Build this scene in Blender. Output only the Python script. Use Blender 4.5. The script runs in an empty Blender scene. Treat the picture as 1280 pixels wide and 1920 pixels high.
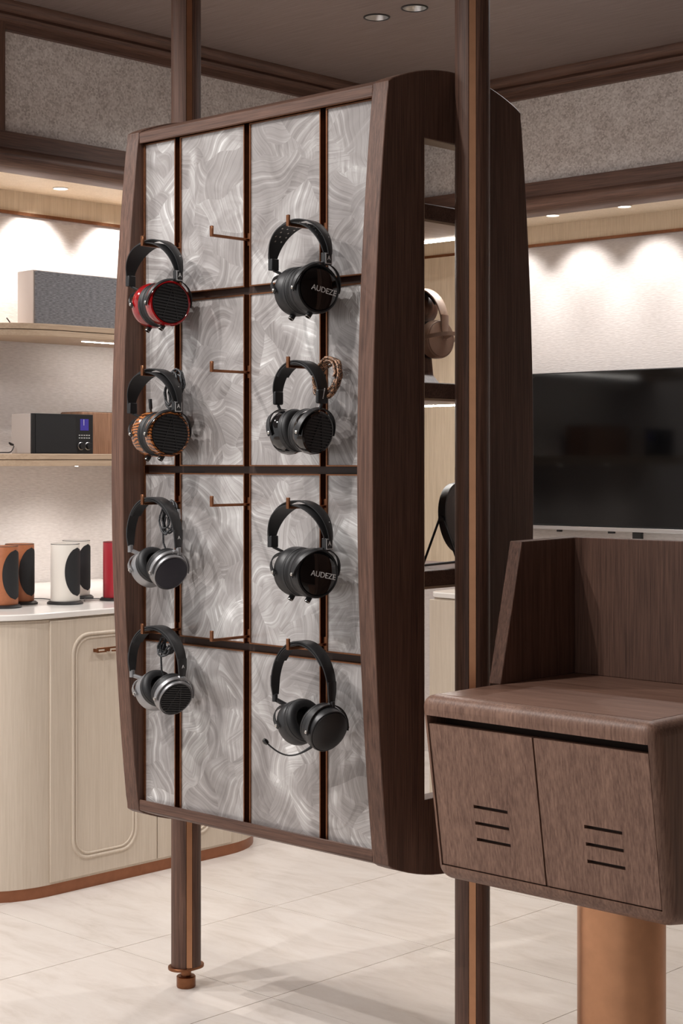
import bpy, bmesh, math, random
from mathutils import Vector, Matrix
random.seed(4)
SC = bpy.context.scene
COL = SC.collection
S = 1.32                      # camera height in metres; plan numbers below are multiples of it
PI = math.pi

# ------------------------------------------------------------------ camera
A = math.atan2(2960, 3135)    # yaw
cam = bpy.data.cameras.new('camera'); co = bpy.data.objects.new('camera', cam); COL.objects.link(co)
cam.sensor_fit = 'VERTICAL'; cam.sensor_height = 36; cam.lens = 3135/1920*36
cam.shift_y = -95/1920; cam.clip_end = 60
co.location = (0, 0, S); co.rotation_euler = (PI/2, 0, A)
SC.camera = co
# ------------------------------------------------------------------ world, exposure
w = bpy.data.worlds.new('world'); SC.world = w; w.use_nodes = True
w.node_tree.nodes['Background'].inputs[0].default_value = (1.0, .975, .965, 1)
w.node_tree.nodes['Background'].inputs[1].default_value = 0.42
vs = SC.view_settings
vs.view_transform = 'Standard'; vs.look = 'None'; vs.gamma = 1; vs.exposure = 0.72
vs.use_curve_mapping = False

def spot(name, loc, watts, angle=100, blend=.8, color=(1, .93, .86), rad=.03, parent=None, aim=None):
    l = bpy.data.lights.new(name, 'SPOT'); l.energy = watts; l.spot_size = math.radians(angle)
    l.spot_blend = blend; l.color = color; l.shadow_soft_size = rad
    o = bpy.data.objects.new(name, l); COL.objects.link(o)
    if parent is not None: o.parent = parent
    o.location = loc
    if aim is not None: o.rotation_euler = Vector(aim).to_track_quat('-Z', 'Y').to_euler()
    return o

# ------------------------------------------------------------------ material helpers
def srgb(r, g, b):
    f = lambda c: (c/255/12.92 if c/255 <= .04045 else ((c/255+.055)/1.055)**2.4)
    return (f(r), f(g), f(b), 1)
class NT:
    def __init__(s, name):
        s.m = bpy.data.materials.new(name); s.m.use_nodes = True
        s.t = s.m.node_tree; s.b = s.t.nodes['Principled BSDF']
    def n(s, typ, ins=None, **props):
        x = s.t.nodes.new(typ)
        for k, v in props.items(): setattr(x, k, v)
        for k, v in (ins or {}).items(): s.put(x.inputs[k], v)
        return x
    def put(s, sock, v):
        if isinstance(v, bpy.types.NodeSocket): s.t.links.new(v, sock)
        elif isinstance(v, bpy.types.Node): s.t.links.new(v.outputs[0], sock)
        else: sock.default_value = v
    def set(s, **kw):
        for k, v in kw.items(): s.put(s.b.inputs[k.replace('_', ' ')], v)
    def ramp(s, fac, stops):
        r = s.t.nodes.new('ShaderNodeValToRGB'); s.put(r.inputs[0], fac)
        e = r.color_ramp.elements
        while len(e) < len(stops): e.new(.5)
        for q, (p, c) in zip(e, stops): q.position = p; q.color = c
        return r
    def math(s, op, a, b=0.0, c=0.0):
        x = s.n('ShaderNodeMath', operation=op); s.put(x.inputs[0], a); s.put(x.inputs[1], b); s.put(x.inputs[2], c)
        return x.outputs[0]
    def coords(s, scale=(1, 1, 1), kind='Object'):
        c = s.n('ShaderNodeTexCoord'); mp = s.n('ShaderNodeMapping')
        s.t.links.new(c.outputs[kind], mp.inputs[0]); mp.inputs['Scale'].default_value = scale
        return mp.outputs[0]
    def bump(s, h, strength=.2, dist=.002):
        b = s.n('ShaderNodeBump', {'Height': h, 'Strength': strength, 'Distance': dist}); s.put(s.b.inputs['Normal'], b.outputs[0])
def plain(name, c, rough=.5, metal=0.0, spec=.5, coat=0.0, var=0.0, scale=40):
    t = NT(name); t.set(Roughness=rough, Metallic=metal)
    t.b.inputs['Specular IOR Level'].default_value = spec
    t.b.inputs['Coat Weight'].default_value = coat
    if var:
        nz = t.n('ShaderNodeTexNoise', {'Vector': t.coords((scale,)*3), 'Scale': 1.0, 'Detail': 4.0})
        lo = tuple(x*(1-var) for x in c[:3])+(1,); hi = tuple(min(1, x*(1+var)) for x in c[:3])+(1,)
        t.set(Base_Color=t.ramp(nz.outputs[0], [(.3, lo), (.7, hi)]).outputs[0])
    else: t.set(Base_Color=c)
    return t.m
def wood(name, axis, dark, light, rough=.42, fine=260):
    t = NT(name); sc = [fine, fine, fine]; sc['xyz'.index(axis)] = 7
    n1 = t.n('ShaderNodeTexNoise', {'Vector': t.coords(sc), 'Scale': 1.0, 'Detail': 5.0, 'Roughness': .65})
    sc2 = [28, 28, 28]; sc2['xyz'.index(axis)] = 1.6
    n2 = t.n('ShaderNodeTexNoise', {'Vector': t.coords(sc2), 'Scale': 1.0, 'Detail': 3.0, 'Distortion': .5})
    mx = t.math('MULTIPLY_ADD', n2.outputs[0], .25, t.math('MULTIPLY', n1.outputs[0], .75))
    r = t.ramp(mx, [(.36, dark), (.66, light)])
    t.set(Base_Color=r.outputs[0], Roughness=rough+.08); t.b.inputs['Specular IOR Level'].default_value = .35; t.bump(n1.outputs[0], .25, .0012)
    return t.m
DK, LT = srgb(70, 49, 41), srgb(114, 84, 70)
M = {}
for ax in 'xyz': M['wood_'+ax] = wood('dark_walnut_'+ax, ax, DK, LT)
M['desk'] = wood('desk_walnut', 'z', srgb(94, 68, 57), srgb(140, 109, 93), .4)
M['desk_top'] = wood('desk_walnut_top', 'x', srgb(98, 70, 58), srgb(142, 109, 93), .30)
M['cream'] = wood('cream_veneer', 'z', srgb(198, 184, 167), srgb(211, 198, 182), .45, 200)
M['beige_y'] = wood('beige_veneer_band', 'z', srgb(205, 186, 160), srgb(224, 207, 183), .5, 160)
M['shelf_beige'] = wood('shelf_beige', 'y', srgb(172, 149, 126), srgb(192, 170, 146), .45, 160)
M['walnut_light'] = wood('light_walnut_box', 'z', srgb(128, 93, 72), srgb(170, 132, 106), .5, 90)
M['stand_wood'] = wood('stand_wood', 'z', srgb(70, 44, 32), srgb(120, 84, 62), .4, 120)
M['bronze'] = plain('bronze_metal', srgb(136, 92, 66), .34, 1.0, var=.12, scale=90)
M['copper'] = plain('brushed_copper', srgb(196, 146, 112), .36, 1.0, var=.06, scale=30)
M['plinth'] = plain('copper_plinth', srgb(150, 100, 74), .4, .7, var=.08)
M['dark_gap'] = plain('dark_channel', srgb(56, 39, 31), .55)
M['black'] = plain('black_plastic', srgb(22, 22, 24), .45)
M['black_soft'] = plain('black_leather', srgb(21, 21, 23), .55, var=.15, scale=400)
M['charcoal'] = plain('charcoal_metal', srgb(62, 62, 63), .38, .6)
M['gloss_black'] = plain('gloss_black', srgb(12, 12, 13), .07, coat=.6)
M['screen'] = plain('tv_screen', srgb(4, 4, 5), .07, spec=.28)
M['silver'] = plain('silver_metal', srgb(190, 190, 192), .3, 1.0)
M['matte_silver'] = plain('matte_aluminium', srgb(158, 158, 160), .42, .85)
M['steel'] = plain('steel_small', srgb(200, 196, 190), .25, 1.0)
M['white_top'] = plain('white_stone_top', srgb(234, 230, 225), .16, var=.03, scale=6)
M['white_paint'] = plain('white_lacquer', srgb(228, 222, 213), .35)
M['orange'] = plain('tan_leather', srgb(168, 102, 66), .5, var=.06, scale=120)
M['red'] = plain('red_lacquer', srgb(158, 26, 42), .35)
M['red_gloss'] = plain('red_gloss_wood', srgb(140, 16, 20), .12, coat=.7, var=.25, scale=60)
M['grille'] = plain('black_cloth_grille', srgb(30, 30, 32), .8, var=.25, scale=900)
M['white_print'] = plain('white_print', srgb(225, 225, 225), .5)
M['silver_side'] = plain('silver_grey_side', srgb(196, 186, 180), .4, .1)
M['rose_beige'] = plain('rose_beige_plastic', srgb(186, 164, 148), .4)
M['mirror_dark'] = plain('dark_disc', srgb(58, 48, 44), .3)
M['purple'] = plain('navy_cushion', srgb(44, 42, 52), .6)
def zebra():
    t = NT('zebra_wood')
    wv = t.n('ShaderNodeTexWave', {'Vector': t.coords((1, 1, 1)), 'Scale': 42.0, 'Distortion': 9.0, 'Detail': 2.0}, bands_direction='Z')
    t.set(Base_Color=t.ramp(wv.outputs[1], [(.25, srgb(62, 32, 16)), (.65, srgb(166, 102, 56))]).outputs[0], Roughness=.2)
    t.b.inputs['Coat Weight'].default_value = .5; return t.m
M['zebra'] = zebra()
def braid(name, a, b):
    t = NT(name); nz = t.n('ShaderNodeTexNoise', {'Vector': t.coords((420,)*3), 'Scale': 1.0, 'Detail': 1.0})
    t.set(Base_Color=t.ramp(nz.outputs[0], [(.47, a), (.58, b)]).outputs[0], Roughness=.5); return t.m
M['braid_black'] = braid('black_braid', srgb(14, 14, 15), srgb(70, 72, 76))
M['braid_copper'] = braid('copper_braid', srgb(30, 20, 16), srgb(186, 138, 104))
def fabric(name, a, b, sc=(30, 30, 500)):
    t = NT(name); nz = t.n('ShaderNodeTexNoise', {'Vector': t.coords(sc), 'Scale': 1.0, 'Detail': 4.0})
    t.set(Base_Color=t.ramp(nz.outputs[0], [(.35, a), (.65, b)]).outputs[0], Roughness=.8); return t.m
M['grey_cloth'] = fabric('grey_speaker_cloth', srgb(98, 98, 102), srgb(142, 142, 146), (60, 60, 420))
def wallpaper():
    t = NT('textured_wallpaper'); nz = t.n('ShaderNodeTexNoise', {'Vector': t.coords((40, 40, 220)), 'Scale': 1.0, 'Detail': 5.0})
    t.set(Base_Color=t.ramp(nz.outputs[0], [(.3, srgb(198, 190, 186)), (.7, srgb(214, 207, 203))]).outputs[0], Roughness=.75)
    t.bump(nz.outputs[0], .35, .003); return t.m
M['wallpaper'] = wallpaper()
def stone():
    t = NT('flecked_stone'); c = t.coords((1, 1, 1))
    v = t.n('ShaderNodeTexVoronoi', {'Vector': c, 'Scale': 150.0}); nz = t.n('ShaderNodeTexNoise', {'Vector': c, 'Scale': 18.0, 'Detail': 6.0})
    sep = t.n('ShaderNodeSeparateColor', {0: v.outputs['Color']})
    f = t.math('MULTIPLY_ADD', nz.outputs[0], .6, t.math('MULTIPLY', sep.outputs[0], .45))
    t.set(Base_Color=t.ramp(f, [(.2, srgb(174, 164, 157)), (.5, srgb(213, 205, 199)), (.85, srgb(238, 233, 228))]).outputs[0])
    t.set(Roughness=t.ramp(sep.outputs[1], [(.85, (.6,)*3+(1,)), (.95, (.12,)*3+(1,))]).outputs[0]); t.bump(sep.outputs[2], .3, .002)
    return t.m
M['stone'] = stone()
def ceil():
    t = NT('ceiling_linear_vinyl'); nz = t.n('ShaderNodeTexNoise', {'Vector': t.coords((5, 190, 1)), 'Scale': 1.0, 'Detail': 5.0, 'Roughness': .7})
    t.set(Base_Color=t.ramp(nz.outputs[0], [(.3, srgb(99, 85, 81)), (.7, srgb(132, 116, 111))]).outputs[0], Roughness=.5); return t.m
M['ceiling'] = ceil()
def marble():
    t = NT('cream_marble_tile'); oi = t.n('ShaderNodeObjectInfo')
    ad = t.n('ShaderNodeVectorMath', {0: t.coords((1, 1, 1)), 1: oi.outputs['Location']}, operation='ADD')
    mp = t.n('ShaderNodeMapping', {'Vector': ad.outputs[0], 'Scale': (2.2, 7, 2), 'Rotation': (0, 0, .5)})
    nz = t.n('ShaderNodeTexNoise', {'Vector': mp.outputs[0], 'Scale': 1.6, 'Detail': 9.0, 'Roughness': .68, 'Distortion': .6})
    t.set(Base_Color=t.ramp(nz.outputs[0], [(.25, srgb(204, 194, 185)), (.5, srgb(221, 213, 206)), (.78, srgb(230, 224, 218))]).outputs[0], Roughness=.22)
    return t.m
M['marble'] = marble()
M['grout'] = plain('tile_grout', srgb(172, 156, 144), .7)
def pearl():
    # hand-combed mother-of-pearl: overlapping fans of curved strokes
    t = NT('mother_of_pearl'); oi = t.n('ShaderNodeObjectInfo')
    rnd = t.math('MULTIPLY', oi.outputs['Random'], 17.0)
    off = t.n('ShaderNodeCombineXYZ', {0: rnd, 1: t.math('MULTIPLY', rnd, .37), 2: t.math('MULTIPLY', rnd, 1.7)})
    p0 = t.n('ShaderNodeVectorMath', {0: t.coords((1, 0, 1)), 1: off.outputs[0]}, operation='ADD').outputs[0]
    wn = t.n('ShaderNodeTexNoise', {'Vector': p0, 'Scale': 7.0, 'Detail': 1.0})
    wo = t.n('ShaderNodeVectorMath', {0: wn.outputs['Color'], 1: (.5, .5, .5)}, operation='SUBTRACT')
    ws = t.n('ShaderNodeVectorMath', {0: wo.outputs[0], 'Scale': .10}, operation='SCALE')
    p = t.n('ShaderNodeVectorMath', {0: p0, 1: ws.outputs[0]}, operation='ADD').outputs[0]
    def fan(scale, freq, seed):
        q = t.n('ShaderNodeVectorMath', {0: p, 1: (seed, 0, seed*.6)}, operation='ADD').outputs[0]
        v = t.n('ShaderNodeTexVoronoi', {'Vector': q, 'Scale': scale})
        sp = t.n('ShaderNodeSeparateColor', {0: v.outputs['Color']})
        an = t.math('MULTIPLY', sp.outputs[0], 6.2832)
        cc = t.n('ShaderNodeCombineXYZ', {0: t.math('COSINE', an), 1: 0.0, 2: t.math('SINE', an)})
        cs = t.n('ShaderNodeVectorMath', {0: cc.outputs[0], 'Scale': 1.15/scale}, operation='SCALE')
        ctr = t.n('ShaderNodeVectorMath', {0: v.outputs['Position'], 1: cs.outputs[0]}, operation='ADD')
        d = t.n('ShaderNodeVectorMath', {0: q, 1: ctr.outputs[0]}, operation='DISTANCE').outputs['Value']
        nz = t.n('ShaderNodeTexNoise', {'Scale': 1.0, 'Detail': 2.0, 'W': t.math('MULTIPLY', d, freq)}, noise_dimensions='1D')
        fine = t.n('ShaderNodeTexNoise', {'Scale': 1.0, 'Detail': 2.0, 'W': t.math('MULTIPLY', d, freq*3.5)}, noise_dimensions='1D')
        sepc = t.n('ShaderNodeSeparateColor', {0: v.outputs['Color']})
        return t.math('MULTIPLY_ADD', fine.outputs[0], .4, t.math('MULTIPLY', nz.outputs[0], .6)), sepc.outputs[2]
    f1, c1 = fan(5.0, 75, 0.0); f2, c2 = fan(9.0, 110, 3.3)
    mask = t.n('ShaderNodeTexNoise', {'Vector': p0, 'Scale': 6.0, 'Detail': 2.0, 'Distortion': .6})
    sel = t.ramp(mask.outputs[0], [(.47, (0, 0, 0, 1)), (.53, (1, 1, 1, 1))]).outputs[0]
    mf = t.n('ShaderNodeMix', {0: sel, 2: f1, 3: f2}).outputs[0]
    cell = t.n('ShaderNodeMix', {0: sel, 2: c1, 3: c2}).outputs[0]
    blot = t.n('ShaderNodeTexNoise', {'Vector': p, 'Scale': 7.0, 'Detail': 4.0, 'Distortion': 1.0})
    g = t.math('ADD', t.math('MULTIPLY_ADD', mf, .42, t.math('MULTIPLY', cell, .13)), t.math('MULTIPLY', blot.outputs[0], .52))
    t.set(Base_Color=t.ramp(g, [(.36, srgb(132, 126, 124)), (.54, srgb(168, 163, 161)), (.66, srgb(200, 197, 195)), (.74, srgb(246, 245, 244))]).outputs[0])
    t.set(Roughness=.24, Metallic=.25); t.b.inputs['Specular IOR Level'].default_value = .6
    t.bump(mf, .16, .003)
    return t.m
M['pearl'] = pearl()
def emit(name, c, s):
    t = NT(name); t.set(Base_Color=c); t.b.inputs['Emission Color'].default_value = c; t.b.inputs['Emission Strength'].default_value = s; return t.m
M['led'] = emit('led_strip', (1, .96, .91, 1), 34.0)
M['lamp'] = emit('lamp_face', (1, .93, .84, 1), 6.0)
M['display'] = emit('radio_display', srgb(44, 36, 110), .5)

# ------------------------------------------------------------------ mesh helpers (metres)
def frame_from(n, up=Vector((0, 0, 1))):
    n = Vector(n).normalized(); e2 = (up - n*up.dot(n)).normalized(); e1 = e2.cross(n)
    return e1, e2, n
class MB:
    def __init__(s): s.bm = bmesh.new()
    def box(s, x0, x1, y0, y1, z0, z1, mt=None):
        vs = [Vector((x, y, z)) for x in (x0, x1) for y in (y0, y1) for z in (z0, z1)]
        if mt: vs = [mt @ v for v in vs]
        v = [s.bm.verts.new(q) for q in vs]
        for f in ((0, 1, 3, 2), (4, 6, 7, 5), (0, 4, 5, 1), (2, 3, 7, 6), (0, 2, 6, 4), (1, 5, 7, 3)): s.bm.faces.new([v[i] for i in f])
        return s
    def loops(s, rings, closed=True, cap=True):
        R = [[s.bm.verts.new(q) for q in r] for r in rings]; n = len(R[0])
        for a, b in zip(R, R[1:]):
            for i in range(n if closed else n-1): s.bm.faces.new((a[i], a[(i+1) % n], b[(i+1) % n], b[i]))
        if cap and closed: s.bm.faces.new(R[0][::-1]); s.bm.faces.new(R[-1])
        return s
    def prism(s, pts, a, b, axis):          # pts: 2-D outline, extruded from a to b along axis
        def mk(p, t): return {'x': (t, p[0], p[1]), 'y': (p[0], t, p[1]), 'z': (p[0], p[1], t)}[axis]
        return s.loops([[Vector(mk(p, a)) for p in pts], [Vector(mk(p, b)) for p in pts]])
    def lathe(s, prof, c=(0, 0, 0), n=(0, 0, 1), seg=40, up=Vector((0, 0, 1)), sx=1.0, cap=True):
        n = Vector(n).normalized()
        if abs(n.dot(up)) > .99: up = Vector((0, 1, 0))
        e1, e2, n = frame_from(n, up); c = Vector(c)
        return s.loops([[c + n*h + (e1*math.cos(2*PI*i/seg)*sx + e2*math.sin(2*PI*i/seg))*max(r, 1e-5) for i in range(seg)] for r, h in prof], cap=cap)
    def tube(s, path, r, seg=10, closed=False):
        path = [Vector(p) for p in path]; rings = []; prev = None; N = len(path)
        for i, p in enumerate(path):
            tan = (path[(i+1) % N if closed else min(i+1, N-1)] - path[(i-1) % N if closed else max(i-1, 0)]).normalized()
            if prev is None: prev = tan.orthogonal().normalized()
            u = (prev - tan*prev.dot(tan))
            u = u.normalized() if u.length > 1e-6 else tan.orthogonal().normalized()
            prev = u; v = tan.cross(u); rr = r[i] if isinstance(r, (list, tuple)) else r
            rings.append([p + (u*math.cos(2*PI*k/seg) + v*math.sin(2*PI*k/seg))*rr for k in range(seg)])
        if closed: rings.append(rings[0]); return s.loops(rings, cap=False)
        return s.loops(rings)
    def ribbon(s, path, wy, th, nrm):       # flat band: path points, half widths along y, thickness along normals
        rings = []
        for p, hw, n in zip(path, wy, nrm):
            p, n = Vector(p), Vector(n); y = Vector((0, 1, 0)); b = th*.3
            rings.append([p - y*hw, p - y*hw + n*th*.8, p - y*(hw-b) + n*th, p + y*(hw-b) + n*th, p + y*hw + n*th*.8, p + y*hw])
        return s.loops(rings)
    def mesh(s, name, weld=False):
        if weld: bmesh.ops.remove_doubles(s.bm, verts=s.bm.verts, dist=1e-6)
        bmesh.ops.recalc_face_normals(s.bm, faces=s.bm.faces)
        me = bpy.data.meshes.new(name); s.bm.to_mesh(me); s.bm.free(); return me
LOC = {}
def tag(o, label=None, cat=None, group=None, kind=None):
    for k, v in (('label', label), ('category', cat), ('group', group), ('kind', kind)):
        if v: o[k] = v
    return o
def thing(name, loc, label, cat, group=None, rz=0):
    o = bpy.data.objects.new(name, None); COL.objects.link(o); o.location = loc; o.rotation_euler = (0, 0, rz)
    o.empty_display_size = .05; LOC[o.name] = Vector(loc); return tag(o, label, cat, group)
def ob(name, mb, mat, parent=None, bevel=0, seg=2, smooth=None, local=False, mods=True):
    me = mb if isinstance(mb, bpy.types.Mesh) else mb.mesh(name)
    o = bpy.data.objects.new(name, me); COL.objects.link(o)
    if isinstance(mat, str): mat = M[mat]
    if not me.materials: me.materials.append(mat)
    if parent is not None:
        o.parent = parent; base = LOC.get(parent.name, Vector((0, 0, 0))); LOC[o.name] = base
        if not local: me.transform(Matrix.Translation(-base))
    if smooth is not None:
        for p in me.polygons: p.use_smooth = True
        me.set_sharp_from_angle(angle=math.radians(smooth))
    if bevel:
        m = o.modifiers.new('bevel', 'BEVEL'); m.width = bevel; m.segments = seg; m.limit_method = 'ANGLE'; m.angle_limit = .6
        for p in me.polygons: p.use_smooth = True
        me.set_sharp_from_angle(angle=math.radians(50)); m.harden_normals = False
    return o
def bake(o):
    dg = bpy.context.evaluated_depsgraph_get(); dg.update()
    me = bpy.data.meshes.new_from_object(o.evaluated_get(dg)); o.modifiers.clear(); o.data = me
def cut(o, mb):
    c = bpy.data.objects.new('cutter', mb.mesh('cutter')); COL.objects.link(c)
    m = o.modifiers.new('cut', 'BOOLEAN'); m.object = c; m.operation = 'DIFFERENCE'; m.solver = 'EXACT'
    bake(o); bpy.data.objects.remove(c)
def H(*v): return [q*S for q in v]
def hbox(mb, x0, x1, y0, y1, z0, z1): return mb.box(*H(x0, x1, y0, y1, z0, z1))
def P(x, y, z): return Vector((x*S, y*S, z*S))
def hp(pts): return [(a*S, b*S) for a, b in pts]
def rrect(x0, x1, y0, y1, r, n=8, which=(1, 1, 1, 1)):
    out = []
    for k, (cx, cy, a0) in enumerate(((x1-r, y1-r, 0), (x0+r, y1-r, 90), (x0+r, y0+r, 180), (x1-r, y0+r, 270))):
        if which[k]: out += [(cx+r*math.cos(math.radians(a0+90*i/n)), cy+r*math.sin(math.radians(a0+90*i/n))) for i in range(n+1)]
        else: out.append(((x1, y1), (x0, y1), (x0, y0), (x1, y0))[k])
    return out
def struct(name, mb, mat, parent=None, **k):
    o = ob(name, mb, mat, parent, **k)
    if parent is None: o['kind'] = 'structure'
    return o
def text_mesh(txt, size, depth=.0004):
    c = bpy.data.curves.new('txt', 'FONT'); c.body = txt; c.size = size; c.extrude = depth; c.align_x = 'CENTER'; c.align_y = 'CENTER'
    o = bpy.data.objects.new('txt', c); COL.objects.link(o)
    dg = bpy.context.evaluated_depsgraph_get(); dg.update()
    me = bpy.data.meshes.new_from_object(o.evaluated_get(dg)); bpy.data.objects.remove(o); return me

# ================================================================== THE ROOM
XF, XW, YF, YW, ZC = -3.62, -3.92, 4.15, 4.395, 2.186
fl = struct('floor', hbox(MB(), -4.1, 1.6, -1.2, 4.6, -.06, -.0016), 'grout')
TS = .4545; tm = None
for i in range(11):
    for j in range(10):
        x0, y0 = -4.053+TS*i, .36+TS*j
        if x0 > .4 or y0 > 4.39: continue
        if tm is None:
            tm = MB().box(0, TS*S-.0022, 0, TS*S-.0022, -.012, 0).mesh('floor_tile'); tm.materials.append(M['marble'])
        t = bpy.data.objects.new('floor_tile', tm); COL.objects.link(t); t.parent = fl; t.location = P(x0, y0, 0)
ce = struct('ceiling', hbox(MB(), -4.1, 1.6, -1.2, 4.6, ZC, ZC+.06), 'ceiling')
hm = MB()
for x, y in ((-2.996, 3.31), (-2.863, 3.31), (-1.95, 3.31), (-2.75, .95), (-2.2, .55), (-3.2, 1.35), (-1.95, 1.15)): hm.lathe([(.031*S, -.02), (.031*S, .052)], c=P(x, y, ZC), seg=24)
cut(ce, hm)
struct('wall_left', hbox(MB(), -4.1, XW, 1.3, 4.6, 0, ZC), 'wallpaper')
struct('wall_unseen_blocker', hbox(MB(), 1.5, 1.6, -1.2, 4.6, 0, ZC), 'wood_z')  # unseen dark wall, added to block world light from the right
struct('wall_right', hbox(MB(), -4.1, 1.6, YW, 4.6, 0, ZC), 'wallpaper')
ZS = 1.764
# beige veneer bands, metal strips, soffits and the stone bulkheads above
struct('trim_1', hbox(MB(), XW, XW+.006, 1.3, YW, 1.706, ZS), 'beige_y')
struct('trim_2', hbox(MB(), XW, XW+.012, 1.3, YW, 1.697, 1.706), 'bronze')
struct('trim_3', hbox(MB(), XW, 1.6, YW-.006, YW, 1.706, ZS), 'beige_y')
struct('trim_4', hbox(MB(), XW, 1.6, YW-.012, YW, 1.697, 1.706), 'bronze')
struct('ceiling_soffit_left', hbox(MB(), XW, XF, 1.3, YW, ZS, ZS+.03), 'beige_y')
struct('ceiling_soffit_right', hbox(MB(), XF, 1.6, YF, YW, ZS, ZS+.03), 'beige_y')
struct('wall_bulkhead_left', hbox(MB(), XF-.03, XF, 1.3, YF+.03, ZS+.03, ZC), 'stone')
struct('wall_bulkhead_right', hbox(MB(), XF, 1.6, YF, YF+.03, ZS+.03, ZC), 'stone')
struct('wall_panel_right', hbox(MB(), XW, -3.36, YW-.012, YW, .6, 1.697), 'beige_y')
def mould(a):    # outline (out from wall, height) of the lower and upper timber mouldings
    low = [(0, 1.855), (.022, 1.855), (.022, 1.812), (.030, 1.806)] + \
          [(.030+.026*math.sin(t*PI/10), 1.783+.023*math.cos(t*PI/10)) for t in range(1, 10)] + [(.03, 1.757), (-.03, 1.757), (-.03, 1.80), (0, 1.80)]
    up = [(0, 2.118), (.018, 2.118), (.020, 2.138), (.030, 2.142), (.034, 2.152), (.030, 2.160), (.046, 2.164), (.055, 2.175), (.055, ZC), (0, ZC)]
    return low if a == 'low' else up
k = 5
for a in ('low', 'up'):
    pr = mould(a)
    struct('trim_%d' % k, MB().prism(hp([(XF+x, z) for x, z in pr]), 1.3*S, (YF)*S, 'y'), 'wood_y', smooth=40); k += 1
    struct('trim_%d' % k, MB().prism(hp([(YF-x, z) for x, z in pr]), XF*S, 1.6*S, 'x'), 'wood_x', smooth=40); k += 1
struct('trim_9', hbox(MB(), XF, XF+.02, 2.515, 2.547, 1.80, ZC), 'wood_z')

# ---- recessed lamps
def downlight(x, y, z, r, label, group, watts, angle=100, lit=True, aim=(0, 0, -1), name='ceiling_downlight', blend=.8):
    t = thing(name, P(x, y, z), label, 'downlight', group)
    ob('trim_ring', MB().lathe([(r*.86, -.001), (r*.9, -.004), (r, -.003), (r, 0)], seg=28, cap=False), 'black' if not lit else 'white_paint', t, local=True, smooth=40)
    if lit: ob('lens', MB().lathe([(r*.86, -.0012), (.001, -.0014)], seg=24), 'lamp', t, local=True)
    else:
        ob('reflector', MB().lathe([(r*.86, -.0015), (r*.74, .022), (r*.45, .046)], seg=28, cap=False), 'silver', t, local=True, smooth=60)
        ob('lens', MB().lathe([(r*.47, .044), (.001, .044)], seg=24), 'lamp', t, local=True)
    if watts: spot('lamp', (0, 0, -.012), watts, angle, blend, color=(1, .965, .94), parent=t, aim=aim, rad=.02)
    return t
for x, side in ((-2.996, 'left'), (-2.863, 'right')):
    downlight(x, 3.31, ZC, .036*S, 'dark-rimmed recessed ceiling downlight, %s one of the visible pair' % side, 'ceiling downlights', 24, 150, lit=False)
for x, y, wt in ((-1.95, 3.31, 60), (-2.75, .95, 110), (-2.2, .55, 110), (-3.2, 1.35, 70), (-1.95, 1.15, 60)):  # unseen downlights, added to light the display and floor from out of view
    downlight(x, y, ZC, .036*S, 'added dark-rimmed ceiling downlight, out of view over the shop floor', 'ceiling downlights', wt*.62, 158, lit=False)
for i in range(6):
    y = 2.28+.29*i
    downlight(XW+.14, y, ZS, .022*S, 'small lit soffit downlight above the left wall shelves' if i != 2 else 'small lit soffit downlight above the grey speaker shelf', 'left soffit lights', 11, 88, aim=(-.55, 0, -1), name='soffit_downlight', blend=.7)
for i in range(8):
    x = -3.348+.264*i
    lab = {1: 'small lit soffit downlight above the television, left one', 2: 'small lit soffit downlight above the television, right one'}.get(i, 'small lit soffit downlight further along the right wall')
    downlight(x, 4.22, ZS, .022*S, lab, 'right soffit lights', 6, 82, aim=(0, .62, -1), name='soffit_downlight', blend=.7)

# ================================================================== FREESTANDING HEADPHONE DISPLAY
X0, X1, YC, ZM = -2.370, -1.734, 2.112, .98
BT = .033
U = thing('headphone_display', P((X0+X1)/2, YC, 0), 'tall dark walnut display stand with pearl panels and headphone hooks between two posts', 'display stand')
def yfront(z): return 1.906+.037*((z-ZM)/.615)**2
def ztop(y): return 1.633-.036*((y-YC)/.165)**2
def zbot(y): return .332+.034*((y-YC)/.165)**2
def outer_profile():
    pts = []
    zs = [.392+(1.572-.392)*i/24 for i in range(25)]
    pts += [(yfront(z), z) for z in zs]                                   # front edge, upwards
    ys = [1.953+(2.271-1.953)*i/16 for i in range(17)]
    a, b = pts[-1], (ys[0], ztop(ys[0]))
    pts += [(a[0]+.0025, a[1]+.013), (b[0]-.010, b[1]-.006)]
    pts += [(y, ztop(y)) for y in ys]
    pts += [(2*YC-y, z) for y, z in [(a[0]+.0025, a[1]+.013), (b[0]-.010, b[1]-.006)][::-1]]
    pts += [(2*YC-yfront(z), z) for z in zs[::-1]]
    c = pts[0]; d = (ys[0], zbot(ys[0]))
    pts += [(2*YC-y, z) for y, z in [(c[0]+.0025, c[1]-.013), (d[0]-.010, d[1]+.006)]]
    pts += [(y, zbot(y)) for y in ys[::-1]]
    pts += [(d[0]-.010, d[1]+.006), (c[0]+.0025, c[1]-.013)]
    return pts
OP = outer_profile()
HOLE = [(2.029, .46), (2.195, .46), (2.195, 1.516), (2.029, 1.516)]
def ray_hit(poly, c, a):
    d = Vector((math.cos(a), math.sin(a))); best = None
    for p, q in zip(poly, poly[1:]+poly[:1]):
        ex, ey = q[0]-p[0], q[1]-p[1]; det = d.x*(-ey)+ex*d.y
        if abs(det) < 1e-12: continue
        rx, ry = p[0]-c[0], p[1]-c[1]
        t = (rx*(-ey)+ex*ry)/det; u = (d.x*ry-d.y*rx)/det
        if t > 0 and -1e-9 <= u <= 1+1e-9 and (best is None or t > best): best = t
    return (c[0]+d.x*best, c[1]+d.y*best)
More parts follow.
